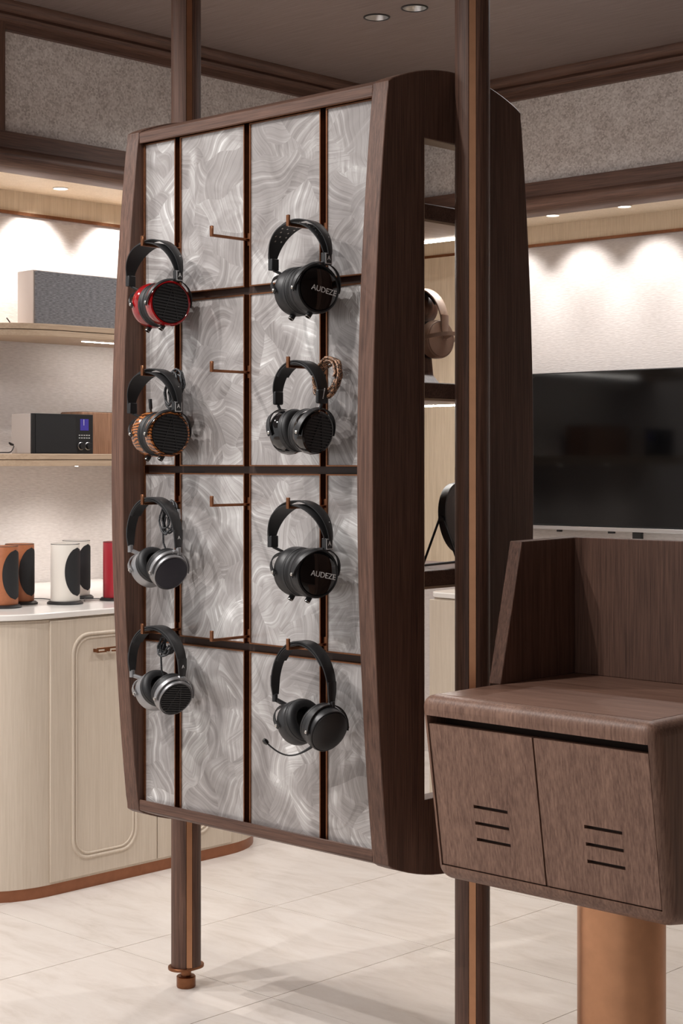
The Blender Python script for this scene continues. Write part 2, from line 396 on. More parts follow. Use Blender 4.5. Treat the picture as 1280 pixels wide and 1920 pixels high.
def end_board(xa, xb):
    c = (YC, ZM)
    angs = sorted({round(math.atan2(z-c[1], y-c[0]), 7) for y, z in OP+HOLE})
    o = [ray_hit(OP, c, a) for a in angs]; i_ = [ray_hit(HOLE, c, a) for a in angs]
    mk = lambda L, x: [P(x, y, z) for y, z in L]
    mb = MB(); R = [mk(o, xa), mk(o, xb), mk(i_, xb), mk(i_, xa)]
    R.append(R[0]); mb.loops(R, cap=False); bmesh.ops.remove_doubles(mb.bm, verts=mb.bm.verts, dist=1e-6)
    return mb
for xa, xb in ((X0, X0+BT), (X1-BT, X1)):
    e = ob('end_board', end_board(xa, xb), 'wood_z', U, bevel=.004, seg=2)
    bb = MB()
    for (y0, y1, z0, z1) in ((2.029, 2.0305, .46, 1.516), (2.1935, 2.195, .46, 1.516), (2.029, 2.195, 1.5145, 1.516)): hbox(bb, xa+.001, xb-.001, y0, y1, z0, z1)
    ob('opening_lining', bb, 'shelf_beige', e)
def band(f, dz, y0=1.943, y1=2.281):
    ys = [y0+(y1-y0)*i/18 for i in range(19)]
    return [(y, f(y)) for y in ys]+[(y, f(y)+dz) for y in ys[::-1]]
XI0, XI1 = X0+BT, X1-BT
ob('top_rail', MB().prism(hp(band(lambda y: ztop(y)-.003, -.020)), XI0*S, XI1*S, 'x'), 'wood_x', U, bevel=.003)
ob('bottom_rail', MB().prism(hp(band(lambda y: zbot(y)+.003, .020)), XI0*S, XI1*S, 'x'), 'wood_x', U, bevel=.003)
ob('back_board', hbox(MB(), XI0, XI1, 1.964, 1.985, .37, 1.585), 'dark_gap', U)
bz = MB()
hbox(bz, XI0, XI1, 1.951, 1.964, 1.574, 1.584); hbox(bz, XI0, XI1, 1.951, 1.964, .370, .3805)
hbox(bz, XI0, XI0+.003, 1.953, 1.964, .3805, 1.574); hbox(bz, XI1-.003, XI1, 1.953, 1.964, .3805, 1.574)
ob('inner_frame', bz, 'bronze', U, bevel=.001)
XB = [XI0+.004, -2.242, -2.064, -1.884, XI1-.004]; ZB = [.382, .6847, .9855, 1.290, 1.5735]
gx = .0062
for r in range(4):
    for c in range(4):
        x0 = XB[c]+(gx if c else 0); x1 = XB[c+1]-(gx if c < 3 else 0); z0 = ZB[r]+(gx if r else .001); z1 = ZB[r+1]-(gx if r < 3 else .001)
        f = .0022
        t = ob('pearl_panel', hbox(MB(), x0+f, x1-f, 1.9545, 1.964, z0+f, z1-f), 'pearl', U)
        fb = MB()
        for q in ((x0, x0+f, z0, z1), (x1-f, x1, z0, z1), (x0+f, x1-f, z0, z0+f), (x0+f, x1-f, z1-f, z1)): hbox(fb, q[0], q[1], 1.952, 1.964, q[2], q[3])
        ob('panel_frame', fb, 'bronze', t)
ZH = (1.378, 1.153, .929, .705)
HL = .082
for xb in XB[1:4]:
    for z in ZH:
        m = MB(); hbox(m, xb-.0028, xb+.0028, 1.956-HL, 1.964, z-.0045, z); hbox(m, xb-.0032, xb+.0032, 1.956-HL-.004, 1.956-HL, z-.0045, z+.0135)
        hbox(m, xb-.0045, xb+.0045, 1.957, 1.964, z-.012, z+.010)
        ob('hook', m, 'bronze', U, bevel=.0008, seg=1)
for zt in (1.42, 1.129, .822):      # inner shelves seen through the end opening
    sh = ob('shelf', hbox(MB(), XI0, XI1, 1.985, 2.285, zt-.026, zt), 'wood_x', U, bevel=.003)
    ob('shelf_lining', hbox(MB(), XI0, XI1, 2.0, 2.283, zt-.030, zt-.026), 'shelf_beige', sh)
    ob('light_strip', hbox(MB(), XI0+.02, XI1-.02, 2.255, 2.270, zt-.032, zt-.0295), 'led', sh)
# the two posts: rounded timber halves with a copper inlay, running floor to ceiling
def post_outline(cx, cy, r, ang, half):      # round post with a shallow groove for the copper inlay
    pts = []
    for i in range(73):
        a_ = ang+half+(2*PI-2*half)*i/72; pts.append((cx+r*math.cos(a_), cy+r*math.sin(a_)))
    for q in (-half, half): pts.append((cx+r*.90*math.cos(ang+q), cy+r*.90*math.sin(ang+q)))
    return hp(pts)
def pill(cx, cy, wx, ly):
    return hp([(cx+wx/2*math.cos(a), cy+(ly/2-wx/2 if math.sin(a) >= 0 else -(ly/2-wx/2))+wx/2*math.sin(a)) for a in [2*PI*i/36 for i in range(36)]])
for px in (X0-.031, X1+.031):
    PR = .0283; ang = math.radians(-51 if px > X1 else -28); hf = .23
    p = ob('post', MB().prism(post_outline(px, YC, PR, ang, hf), .042*S, ZC*S, 'z'), 'wood_z', U, smooth=35)
    dv, pv_ = Vector((math.cos(ang), math.sin(ang))), Vector((-math.sin(ang), math.cos(ang)))
    q_ = [Vector((px, YC))+dv*PR*k1+pv_*PR*k2 for k1, k2 in ((.86, -.19), (.955, -.19), (.955, .19), (.86, .19))]
    ob('copper_inlay', MB().prism(hp([(v.x, v.y) for v in q_]), .042*S, ZC*S, 'z'), 'copper', p)
    ob('foot_plate', MB().prism(pill(px, YC, .052, .074), .036*S, .042*S, 'z'), 'bronze', p, bevel=.0015)
    ob('leveling_foot', MB().lathe([(.001, 0), (.0175*S, .0), (.0182*S, .003), (.0182*S, .020*S), (.0165*S, .0215*S), (.010*S, .0215*S), (.010*S, .037*S), (.001, .037*S)], c=P(px, YC, 0), seg=32), 'bronze', p, smooth=40)
    if px > X1:
        for z in (.55, .98, 1.45): hbox_ = ob('post_spacer', hbox(MB(), X1-.001, px-.026, YC-.006, YC+.006, z-.01, z+.01), 'bronze', p)
    else:
        for z in (.55, .98, 1.45): ob('post_spacer', hbox(MB(), px+.026, X0+.001, YC-.006, YC+.006, z-.01, z+.01), 'bronze', p)

# ================================================================== DESK POD ON COPPER COLUMN
DX0, DX1 = -1.65, -1.232
D = thing('listening_desk', P(-1.441, 2.148, 0), 'walnut desk pod with two slotted doors on a copper column beside the display', 'desk')
yf = lambda z: 1.957-.042*(z-.368)/.272
prof = [(yf(.648), .648), (yf(.366), .366), (2.13, .338), (2.315, .345), (2.315, .648)]
body = ob('body', MB().prism(hp(prof), DX0*S, DX1*S, 'x'), 'desk', D, bevel=.020*S, seg=6)
bake(body)
x0, x1, z0, z1 = DX0+.0135, DX1-.0135, .386, .618
def slab(mb, xa, xb, za, zb, d0, d1):     # box following the leaning front; d = depth behind the front plane
    vs = [P(x, yf(z)+d, z) for x in (xa, xb) for d in (d0, d1) for z in (za, zb)]
    v = [mb.bm.verts.new(q) for q in vs]
    for f in ((0, 1, 3, 2), (4, 6, 7, 5), (0, 4, 5, 1), (2, 3, 7, 6), (0, 2, 6, 4), (1, 5, 7, 3)): mb.bm.faces.new([v[i] for i in f])
    return mb
cut(body, slab(MB(), x0, x1, z0, z1, -.05, .05))
inn = ob('inner_lining', slab(MB(), x0, x1, z0, z1, .044, .0495), 'dark_gap', D)
xm = (x0+x1)/2
for i, (a, b) in enumerate(((x0+.002, xm-.0015), (xm+.0015, x1-.002))):
    zt_, zb_ = z1-.013, z0+.002
    wd = b-a; sa, sb = a+wd*(.37 if i == 0 else .39), a+wd*(.70 if i == 0 else .72)
    m = MB(); zs = [zb_]
    for q in (.437, .462, .487): zs += [q-.0026, q+.0026]
    zs.append(zt_)
    slab(m, a, sa, zb_, zt_, .003, .018); slab(m, sb, b, zb_, zt_, .003, .018)
    for q in range(0, len(zs), 2): slab(m, sa, sb, zs[q], zs[q+1], .003, .018)
    d = ob('door', m, 'desk', D)
    for q in (.437, .462, .487): ob('vent_slot', slab(MB(), sa-.001, sb+.001, q-.003, q+.003, .012, .0175), 'dark_gap', d)
ob('top_surface', hbox(MB(), DX0+.021, DX1-.021, 1.94, 2.284, .6475, .6484), 'desk_top', D)
ob('wing_panel', MB().prism(hp([(2.087, .648), (2.142, .872), (2.30, .874), (2.30, .648)]), DX0*S, (DX0+.024)*S, 'x'), 'wood_z', D, bevel=.002)
ob('back_panel', hbox(MB(), DX0+.024, DX1+.05, 2.285, 2.309, .648, .874), 'wood_z', D, bevel=.002)
ob('column', MB().lathe([(.067*S, .0), (.067*S, .40*S)], c=P(-1.441, 2.148, 0), seg=64), 'copper', D, smooth=40)
ob('column_base', MB().lathe([(.001, 0), (.13*S, 0), (.13*S, .008), (.128*S, .01), (.001, .01)], c=P(-1.441, 2.148, 0), seg=64), 'copper', D, smooth=40)

# ================================================================== LEFT WALL CABINET, SHELVES
def cabinet(label, x0, x1, y0, y1, face, doors, rnd, which, nm='base_cabinet'):
    t = thing(nm, P((x0+x1)/2, (y0+y1)/2, 0), label, 'cabinet')
    ob('plinth', MB().prism(hp(rrect(x0, x1-.006, y0+.006, y1-.006, rnd, 10, which)), 0, .027*S, 'z'), 'plinth', t, smooth=40)
    ob('body', MB().prism(hp(rrect(x0, x1-.004, y0+.003, y1-.003, rnd, 10, which)), .027*S, .636*S, 'z'), 'cream', t, smooth=40)
    ob('countertop', MB().prism(hp(rrect(x0, x1+.004, y0-.004, y1+.004, rnd, 10, which)), .6385*S, .6527*S, 'z'), 'white_top', t, bevel=.003)
    ob('counter_shadow_gap', MB().prism(hp(rrect(x0, x1-.008, y0+.008, y1-.008, rnd, 10, which)), .636*S, .6385*S, 'z'), 'shelf_beige', t)
    return t
LC = cabinet('cream rounded base cabinet with copper plinth along the left wall', XW+.002, -3.12, 2.125, 3.10, 'x', None, .2, (1, 0, 0, 1))
def cab_door(y0, y1, handle=True):
    d = ob('door', hbox(MB(), -3.124, -3.1195, y0+.0015, y1-.0015, .032, .633), 'cream', LC, bevel=.002)
    m = MB()
    for off, r in ((0, .0042), (.009, .0028)):
        path = [P(-3.1195, a, b) for a, b in rrect(y0+.066+off, y1-.068-off, .074+off, .596-off, .045-off*.5, 8)]
        m.tube(path, r*S, 8, closed=True)
    ob('raised_moulding', m, 'cream', d, smooth=60)
    if handle:
        yc = (y0+y1)/2; h = MB()
        for q in (-.034, 0, .034): hbox(h, -3.1195, -3.104, yc+q-.0022, yc+q+.0022, .552, .560)
        hbox(h, -3.107, -3.104, yc-.036, yc+.036, .5585, .5625); hbox(h, -3.107, -3.104, yc-.036, yc-.008, .551, .5545); hbox(h, -3.107, -3.104, yc+.008, yc+.036, .551, .5545)
        ob('handle', h, 'bronze', d, bevel=.0008)
cab_door(2.33, 2.652); cab_door(2.652, 2.90)
RC = cabinet('cream base cabinet with white counter seen through the display opening', -2.9, -.4, 3.40, YW-.006, 'y', None, .05, (0, 0, 1, 0), 'base_cabinet')
RC['label'] = 'cream base cabinet under the television, glimpsed through the display opening'
d = ob('door', hbox(MB(), -2.885, -2.50, 3.396, 3.4035, .032, .633), 'cream', RC, bevel=.002)
def wall_shelf(zt, label, led):
    t = thing('wall_shelf', P(-3.8, 3.1, zt), label, 'shelf', 'left wall shelves')
    x1, y0 = -3.676, 2.575
    pts = lambda i: hp(rrect(XW, x1-i, y0+i, 3.75, .2, 12, (0, 0, 0, 1)))
    ob('upper_board', MB().prism(pts(0), (zt-.0155)*S, zt*S, 'z'), 'shelf_beige', t, bevel=.002)
    ob('lower_board', MB().prism(pts(.002), (zt-.0335)*S, (zt-.017)*S, 'z'), 'shelf_beige', t, bevel=.002)
    ob('shadow_gap', MB().prism(pts(.005), (zt-.017)*S, (zt-.0155)*S, 'z'), 'dark_gap', t)
    if led: ob('light_strip', hbox(MB(), -3.775, -3.768, 2.93, 3.7, zt-.0348, zt-.0333), 'led', t)
    else:
        for yy in (2.885, 3.2, 3.5):
            ob('under_light', MB().lathe([(.006, 0), (.006, -.002), (.001, -.0022)], c=P(-3.74, yy, zt-.0335), seg=16), 'lamp', t)
            spot('lamp', P(-3.74, yy, zt-.037)-LOC[t.name], 5, 140, .9, color=(1, .95, .9), parent=t)
wall_shelf(1.372, 'upper beige rounded wall shelf carrying the grey speaker', True)
wall_shelf(1.0207, 'lower beige rounded wall shelf carrying the black radio', False)

# grey cloth speaker on the upper shelf
t = thing('shelf_speaker', P(-3.77, 2.96, 1.372), 'wide grey cloth speaker with pale sides on upper wall shelf', 'speaker')
ob('cabinet', hbox(MB(), -3.812, -3.738, 2.737, 3.185, 1.372, 1.5225), 'silver_side', t, bevel=.003)
ob('front_cloth', hbox(MB(), -3.738, -3.732, 2.7395, 3.1825, 1.3745, 1.5205), 'grey_cloth', t, bevel=.003)
# radio
t = thing('table_radio', P(-3.77, 2.83, 1.0207), 'black table radio with blue display and two dials on lower shelf', 'radio')
ob('housing', hbox(MB(), -3.822, -3.734, 2.724, 2.934, 1.0207, 1.131), 'silver_side', t, bevel=.003)
f = ob('front_panel', hbox(MB(), -3.734, -3.729, 2.724, 2.934, 1.0207, 1.131), 'black', t, bevel=.001)
ob('speaker_cloth', hbox(MB(), -3.729, -3.7275, 2.737, 2.873, 1.0235, 1.128), 'grille', f)
ob('display', hbox(MB(), -3.729, -3.7282, 2.889, 2.918, 1.086, 1.118), 'display', f)
ob('display_needle', hbox(MB(), -3.7282, -3.728, 2.9005, 2.902, 1.100, 1.117), 'white_print', f)
for r in range(2):
    for c in range(5): ob('button', hbox(MB(), -3.729, -3.7278, 2.884+.0084*c, 2.8885+.0084*c, 1.0715-.0075*r, 1.0738-.0075*r), 'white_print', f)
for yk in (2.892, 2.916):
    kn = ob('dial', MB().lathe([(.0098*S, 0), (.0092*S, .013), (.0085*S, .0145), (.001, .0145)], c=P(-3.729, yk, 1.0425), n=(1, 0, 0), seg=28), 'black', t, smooth=40)
    ob('dial_ring', MB().lathe([(.0112*S, 0), (.0112*S, .002), (.0098*S, .003), (.0098*S, 0)], c=P(-3.729, yk, 1.0425), n=(1, 0, 0), seg=28, cap=False), 'silver', kn, smooth=40)
t = thing('walnut_speaker', P(-3.85, 3.07, 1.0207), 'light walnut box speaker half hidden behind the black radio', 'speaker')
ob('cabinet', MB().prism(hp(rrect(-3.90, -3.80, 2.945, 3.25, .012, 6)), 1.0207*S, 1.140*S, 'z'), 'walnut_light', t, bevel=.002)
ob('top_rim', MB().prism(hp(rrect(-3.898, -3.802, 2.947, 3.248, .012, 6)), 1.140*S, 1.1415*S, 'z'), 'stand_wood', t)
tag(ob('antenna_rod', MB().tube([P(-3.80, 2.71, 1.3735), P(-3.80, 2.693, 1.392)], .0022, 8), 'charcoal'), 'thin grey antenna rod leaning beside the grey speaker', 'antenna')
tag(ob('power_plug', MB().tube([P(-3.79, 2.708, 1.045), P(-3.79, 2.700, 1.047), P(-3.79, 2.694, 1.051)], [.004, .005, .003], 8), 'charcoal'), 'small dark plug sticking out behind the black radio', 'plug')
tag(ob('radio_cable', MB().tube([P(-3.79, 2.71+.0-.02*i/6-.03*(i/6)**2, 1.024+.018*max(0, 1-i/3)**2) for i in range(9)], .002, 6), 'charcoal'), 'thin dark cable trailing left from the radio', 'cable')

# cylinder speakers on the counter
ZK = .6527
def cyl_speaker(x, y, mat, label):
    t = thing('cylinder_speaker', P(x, y, ZK), label, 'speaker', 'cylinder speakers on the counter', rz=0)
    r, hgt = .0352*S, .146*S
    ob('body', MB().lathe([(r*.97, .010), (r, .013), (r, hgt-.002), (r*.985, hgt), (.001, hgt)], seg=64), mat, t, local=True, smooth=40)
    ob('top_rim', MB().lathe([(r*.99, hgt-.0012), (r*1.004, hgt-.0005), (r*.985, hgt+.0008)], seg=64, cap=False), 'black', t, local=True, smooth=40)
    ob('base', MB().lathe([(.001, 0), (r*1.18, 0), (r*1.2, .004), (r*1.05, .010), (.001, .010)], seg=48, sx=1.12), 'black', t, local=True, smooth=40)
    g = MB(); a0 = A - PI/2 + math.radians(64)       # direction the driver faces
    n = 40; rows = 22; rings = []
    for j in range(rows+1):
        v = -1+2*j/rows; hw = math.radians(56)*math.sqrt(max(0, 1-v*v))+.002
        rings.append([Vector(((r+.0012)*math.cos(a0+hw*(2*i/n-1)), (r+.0012)*math.sin(a0+hw*(2*i/n-1)), hgt*.54+v*hgt*.405)) for i in range(n+1)])
    g.loops(rings, closed=False, cap=False); ob('grille', g, 'grille', t, local=True, smooth=60)
    return t
cyl_speaker(-3.29, 2.503, 'white_paint', 'white cylinder speaker in front, with black oval grille')
cyl_speaker(-3.411, 2.63, 'white_paint', 'white cylinder speaker standing behind the other white one')
cyl_speaker(-3.284, 2.66, 'red', 'red cylinder speaker beside the display frame')
cyl_speaker(-3.313, 2.338, 'orange', 'tan cylinder speaker at the picture edge, front one')
cyl_speaker(-3.371, 2.427, 'orange', 'tan cylinder speaker standing behind the front tan one')
for i, pts in enumerate((((-3.42, 2.45), (-3.47, 2.50), (-3.43, 2.545), (-3.36, 2.53), (-3.33, 2.56)), ((-3.30, 2.57), (-3.36, 2.615), (-3.33, 2.64), (-3.31, 2.66)))):
    path = []
    for a, b in zip(pts, pts[1:]): path += [P(a[0]+(b[0]-a[0])*q/6, a[1]+(b[1]-a[1])*q/6, ZK+.0022) for q in range(6)]
    for _ in range(3): path = [path[0]]+[(path[j-1]+path[j]*2+path[j+1])/4 for j in range(1, len(path)-1)]+[path[-1]]
    tag(ob('speaker_cable', MB().tube(path, .0016, 6), 'charcoal', smooth=60), ['thin dark cable looping between the tan and white speakers', 'thin dark cable between the white and red speakers'][i], 'cable')

# television on the right wall
t = thing('television', P(-2.89, YW, .78), 'large black wall television with a silver lower edge', 'television')
ob('casing', hbox(MB(), -3.33, -2.45, 4.335, YW-.002, .796, 1.282), 'black', t, bevel=.003)
ob('screen', hbox(MB(), -3.326, -2.454, 4.3335, 4.336, .801, 1.278), 'screen', t)
ob('lower_edge', hbox(MB(), -3.33, -2.45, 4.330, 4.36, .783, .796), 'silver', t, bevel=.003)
for x, wd in ((-3.16, .012), (-2.965, .018), (-2.875, .03)): ob('foot_mark', hbox(MB(), x, x+wd, 4.345, 4.36, .776 if wd < .03 else .762, .783), 'black', t)

# ================================================================== HEADPHONES
def rotz(v, a): return Vector((v[0]*math.cos(a)-v[1]*math.sin(a), v[0]*math.sin(a)+v[1]*math.cos(a), v[2]))
def coil(mb, c, rx, rz, n, r, jit, seed, tilt=0.3):
    rd = random.Random(seed); path = []
    N = 26*n
    for i in range(N+1):
        a = 2*PI*i/26; k = 1+.16*math.sin(a*.37+seed)+.1*math.sin(a*.81)
        path.append(Vector((c[0]+rx*k*math.cos(a)+jit*math.sin(i*.9), c[1]+.010*math.sin(a*.23+seed)+jit*math.sin(i*1.7)+tilt*rx*math.sin(a), c[2]+rz*k*math.sin(a)+jit*math.cos(i*1.3))))
    return mb.tube(path, r, 7)
def headphones(loc, label, st, rz=0.0):
    if st['kind'] != 'planar': loc = loc+Vector((0, 0, .0078))      # padded bands rest on their cushion
    t = thing('headphones', loc, label, 'headphones', 'headphones hung on the display' if st.get('hung', True) else None, rz)
    W, a, r = st['W'], st['arm'], st['r']; kind = st['kind']
    L, Hc, sw, ti = st['L'], st['Hc'], math.radians(st['swivel']), math.radians(st['tilt'])
    dx, dy = st.get('dx', 0), st.get('dy', 0)
    bm_ = M[st['band']]
    N = 36; phs = [-PI/2+PI*i/N for i in range(N+1)]
    arch = lambda k=0.0: [Vector(((W/2+k)*math.sin(p), 0, -a+(a+k)*math.cos(p))) for p in phs]
    nrm = [Vector((math.sin(p)*a, 0, math.cos(p)*W/2)).normalized() for p in phs]
    w0, w1 = st['bw']          # half width at the crown / at the arms
    wid = [w1+(w0-w1)*math.cos(p)**st.get('wp', 1.0) for p in phs]
    hb = ob('headband', MB().ribbon(arch(), wid, st.get('th', .003), nrm), bm_, t, local=True, smooth=50)
    if kind == 'planar':       # sprung outer band over the leather strap
        ob('spring_band', MB().ribbon(arch(.009), [q*.52 for q in wid], .0022, nrm), 'black_soft', hb, local=True, smooth=50)
        if st.get('perf'):
            m = MB()
            for i in range(7, N-6, 2):
                for yy in ((-.5, .5) if (i//2) % 2 else (-.15, .75, -.8)):
                    p = arch()[i]; m.lathe([(.0022, -.0006), (.0022, .0038)], c=p+Vector((0, yy*wid[i]*.8, 0)), n=nrm[i], seg=8, up=Vector((0, 1, 0)))
            ob('perforation', m, 'steel', hb, local=True)
    else:
        ob('head_cushion', MB().ribbon([q-n*.006 for q, n in zip(arch()[7:-7], nrm[7:-7])], [q*.9 for q in wid[7:-7]], .006, nrm[7:-7]), 'black_soft', hb, local=True, smooth=50)
        ob('cushion_piping', MB().tube([q-n*.003-Vector((0, ww, 0)) for q, n, ww in zip(arch()[7:-7], nrm[7:-7], wid[7:-7])], .0008, 6), 'charcoal', hb, local=True)
    nz_ax = rotz((1, 0, 0), -sw)
    for sgn in (1, -1):
        top = Vector((sgn*W/2, 0, -a))
        C = Vector((dx, dy, -Hc)) + nz_ax*sgn*L/2
        n = (nz_ax*sgn*math.cos(ti)+Vector((0, 0, -math.sin(ti)))).normalized()
        e1, e2, n = frame_from(n)
        fw = e1 if e1.y < 0 else -e1           # sideways, to the room
        cup_d, pad_d = st['cup'], st['pad']
        shell = st['shell']
        if kind == 'planar':
            blk = ob('slider_block', MB().box(sgn*W/2-.0065, sgn*W/2+.0065, -.0105, .0105, -a-.021, -a+.004), 'black', t, bevel=.0015, local=True)
            if sgn > 0:
                fx = W/2+.0067; q = MB()
                for b in ((-.0095, .0095, -a-.0195, -a-.0182), (-.0095, .0095, -a+.0012, -a+.0025), (-.0095, -.0083, -a-.0182, -a+.0012), (.0083, .0095, -a-.0182, -a+.0012)): q.box(W/2+.0062, fx, *b)
                ob('logo_border', q, 'white_print', blk, local=True)
                me = text_mesh('A', .0135); me.transform(Matrix.Translation((fx, 0, -a-.0075)) @ Matrix.Rotation(PI/2, 4, 'Z') @ Matrix.Rotation(PI/2, 4, 'X'))
                ob('logo', me, 'white_print', blk, local=True)
                m2 = MB()
                for j in range(8): m2.box(W/2+.0022-.0003*j, W/2+.0036-.0003*j, .004, .006, -a+.010+.0036*j, -a+.0125+.0036*j)
                ob('side_lettering', m2, 'white_print', hb, local=True)
            rod_top = top+Vector((0, 0, -.02))
        elif kind == 'carbon':
            bw = .0155 if sgn > 0 else .013
            blk = ob('slider_block', MB().box(sgn*W/2-.005, sgn*W/2+.005, -bw, bw, -a-.024, -a+.006), 'black', t, bevel=.004, seg=3, local=True)
            if sgn > 0:
                m2 = MB()
                for j in range(7): m2.box(W/2+.0050, W/2+.0056, -.003+.0009*j, -.0008+.0009*j, -a-.014+.0033*j, -a-.0115+.0033*j)
                ob('side_lettering', m2, 'white_print', blk, local=True)
            rod_top = top+Vector((0, 0, -.024))
        else:
            blk = ob('arm', MB().ribbon([top+Vector((0, 0, .022)), top, top+Vector((-sgn*.001, 0, -.02))], [w1, w1, w1*.72], .004, [Vector((sgn, 0, 0))]*3), bm_, t, local=True, smooth=50)
            ob('pivot_sleeve', MB().lathe([(.0062, 0), (.0062, .016), (.005, .017)], c=top+Vector((sgn*.002, 0, -.035)), seg=18), st.get('yoke', 'silver'), blk, local=True, smooth=40)
            if sgn > 0 and st.get('mark', True):
                me = text_mesh('A', .0105); me.transform(Matrix.Translation((W/2+.0044, 0, -a+.004)) @ Matrix.Rotation(PI/2, 4, 'Z') @ Matrix.Rotation(PI/2, 4, 'X'))
                ob('logo', me, 'white_print', blk, local=True)
            rod_top = top+Vector((sgn*.002, 0, -.03))
        # yoke: half ring from pivot over the top to pivot
        R = r+.0045
        cm_ = C + n*(cup_d*.15)
        up_dir = (rod_top-cm_); up_dir = (up_dir - fw*up_dir.dot(fw)).normalized()
        yk = [cm_ + (fw*math.cos(b)+up_dir*math.sin(b))*R for b in [-.12+(PI+.24)*i/30 for i in range(31)]]
        y_o = MB(); rings = []
        for i, p in enumerate(yk):
            rad = (p-cm_).normalized(); ax = rad.cross(fw.cross(up_dir).cross(rad)).normalized() if False else fw.cross(up_dir).normalized()
            h2 = st.get('yw', .0045)
            rings.append([p-ax*h2-rad*.0012, p+ax*h2-rad*.0012, p+ax*h2+rad*.0012, p-ax*h2+rad*.0012])
        y_o.loops(rings); topp = cm_+up_dir*R
        y_o.tube([topp, rod_top], .0032 if kind != 'dyn' else .005, 10)
        yo = ob('yoke', y_o, st.get('yoke', 'black'), t, local=True, smooth=40)
        for s2 in (1, -1): ob('pivot_screw', MB().lathe([(.001, -.001), (.0036, 0), (.0036, .0022), (.0025, .0032), (.001, .0034)], c=cm_+fw*s2*(R+.0008), n=fw*s2, seg=14), 'steel', yo, local=True, smooth=40)
        # cup shell, pad
        h = cup_d/2
        pr = {'planar': [(r*.80, -h), (r*.94, -h), (r, -h*.5), (r, h*.55), (r*.965, h*.95), (r*.90, h), (r*.86, h*.86), (.001, h*.86)],
              'carbon': [(r*.80, -h), (r*.95, -h), (r, -h*.5), (r, h*.3), (r*.94, h*.9), (r*.86, h), (r*.83, h*.86), (.001, h*.86)],
              'dyn': [(r*.80, -h), (r*.95, -h), (r, -h*.6), (r, h*.5), (r*.97, h*.9), (r*.93, h), (r*.90, h*.84), (.001, h*.84)]}[kind]
        cup = ob('ear_cup', MB().lathe(pr, c=C, n=n, seg=56), shell, t, local=True, smooth=35)
        pd = [(r*.52, -h-pad_d*.75), (r*.56, -h-pad_d*.95), (r*.66, -h-pad_d), (r*.84, -h-pad_d*.95), (r*.94, -h-pad_d*.72), (r*.965, -h-pad_d*.4), (r*.95, -h), (r*.5, -h), (r*.5, -h-pad_d*.4), (r*.52, -h-pad_d*.75)]
        pad = ob('ear_pad', MB().lathe(pd, c=C, n=n, seg=48, cap=False), 'black_soft', cup, local=True, smooth=50)
        ob('driver_cloth', MB().lathe([(r*.55, -h-.001), (.001, -h-.001)], c=C, n=n, seg=32), 'black', cup, local=True)
        ob('pad_seam', MB().tube([C-n*(h+pad_d*.5)+(e1*math.cos(2*PI*i/48)+e2*math.sin(2*PI*i/48))*r*.963 for i in range(48)], .0007, 5, closed=True), 'charcoal', pad, local=True)
        fr = r*.86; z0 = h*.86
        face = st['face']
        to = lambda p, q, k: C+e1*p+e2*q+n*k
        if face in ('louver', 'hex'):
            ob('grille_disc', MB().lathe([(fr, z0), (fr, z0+.0008), (.001, z0+.0008)], c=C, n=n, seg=48), 'black', cup, local=True)
            m = MB(); nb = 13; ca, sa_ = math.cos(-.12), math.sin(-.12)
            for j in range(nb):
                q = fr*(-.90+1.8*j/(nb-1)); hw = math.sqrt(max(0, (fr*.95)**2-q*q)); th = fr*.042
                if hw < .004: continue
                pts = [(-hw, q-th), (hw, q-th), (hw, q+th), (-hw, q+th)]
                pts = [(x*ca-y*sa_, x*sa_+y*ca) for x, y in pts]
                m.loops([[to(x, y, z0+.0006) for x, y in pts], [to(x, y, z0+.0030) for x, y in pts]])
            for b0, b1 in (((-.45, -.75), (.12, .9)), ((.12, .9), (.42, -.82))):
                p, q = Vector(b0)*fr*.93, Vector(b1)*fr*.93; dd = (q-p).normalized()*.0008; nn = Vector((-dd.y, dd.x))
                m.loops([[to(*(v), z0+.001) for v in (p-nn, p+nn, q+nn, q-nn)], [to(*(v), z0+.0034) for v in (p-nn, p+nn, q+nn, q-nn)]])
            ob('grille_slats', m, 'charcoal', cup, local=True)
            ob('inner_ring', MB().lathe([(fr*1.0, z0), (fr*1.0, h*1.02), (fr*.94, h*1.02), (fr*.94, z0)], c=C, n=n, seg=48, cap=False), 'black', cup, local=True, smooth=40)
        elif face == 'gloss':
            ob('gloss_cover', MB().lathe([(fr*1.0, z0), (fr*.99, h*1.04), (fr*.8, h*1.2), (fr*.4, h*1.3), (.001, h*1.33)], c=C, n=n, seg=48), 'gloss_black', cup, local=True, smooth=50)
            if sgn > 0:
                me = text_mesh('AUDEZE', .0165, .0006)
                mt = Matrix((e1, e2, n)).transposed().to_4x4()
                me.transform(Matrix.Translation(C+n*(h*1.3+.0003)+e1*.010-e2*.004) @ mt @ Matrix.Rotation(-.20, 4, 'Z'))
                ob('lettering', me, 'white_print', cup, local=True)
        elif face == 'cloth':
            ob('outer_disc', MB().lathe([(fr*1.02, z0), (fr*1.02, h*.98), (fr*.97, h*1.06), (.001, h*1.10)], c=C, n=n, seg=48), 'purple', cup, local=True, smooth=40)
        elif face == 'dome':
            ob('outer_dome', MB().lathe([(fr*1.06, z0), (fr*1.05, h*1.05), (fr*.9, h*1.25), (fr*.5, h*1.42), (.001, h*1.47)], c=C, n=n, seg=48), 'charcoal', cup, local=True, smooth=50)
            if sgn > 0:
                ob('button', MB().tube([to(-.004+.0045*math.cos(2*PI*i/24), -.022+.0045*math.sin(2*PI*i/24), h*1.27) for i in range(24)], .0005, 5, closed=True), 'black', cup, local=True)
        elif face == 'plain':
            ob('outer_cap', MB().lathe([(fr*1.06, z0), (fr*1.03, h*1.1), (fr*.6, h*1.2), (.001, h*1.22)], c=C, n=n, seg=40), shell, cup, local=True, smooth=50)
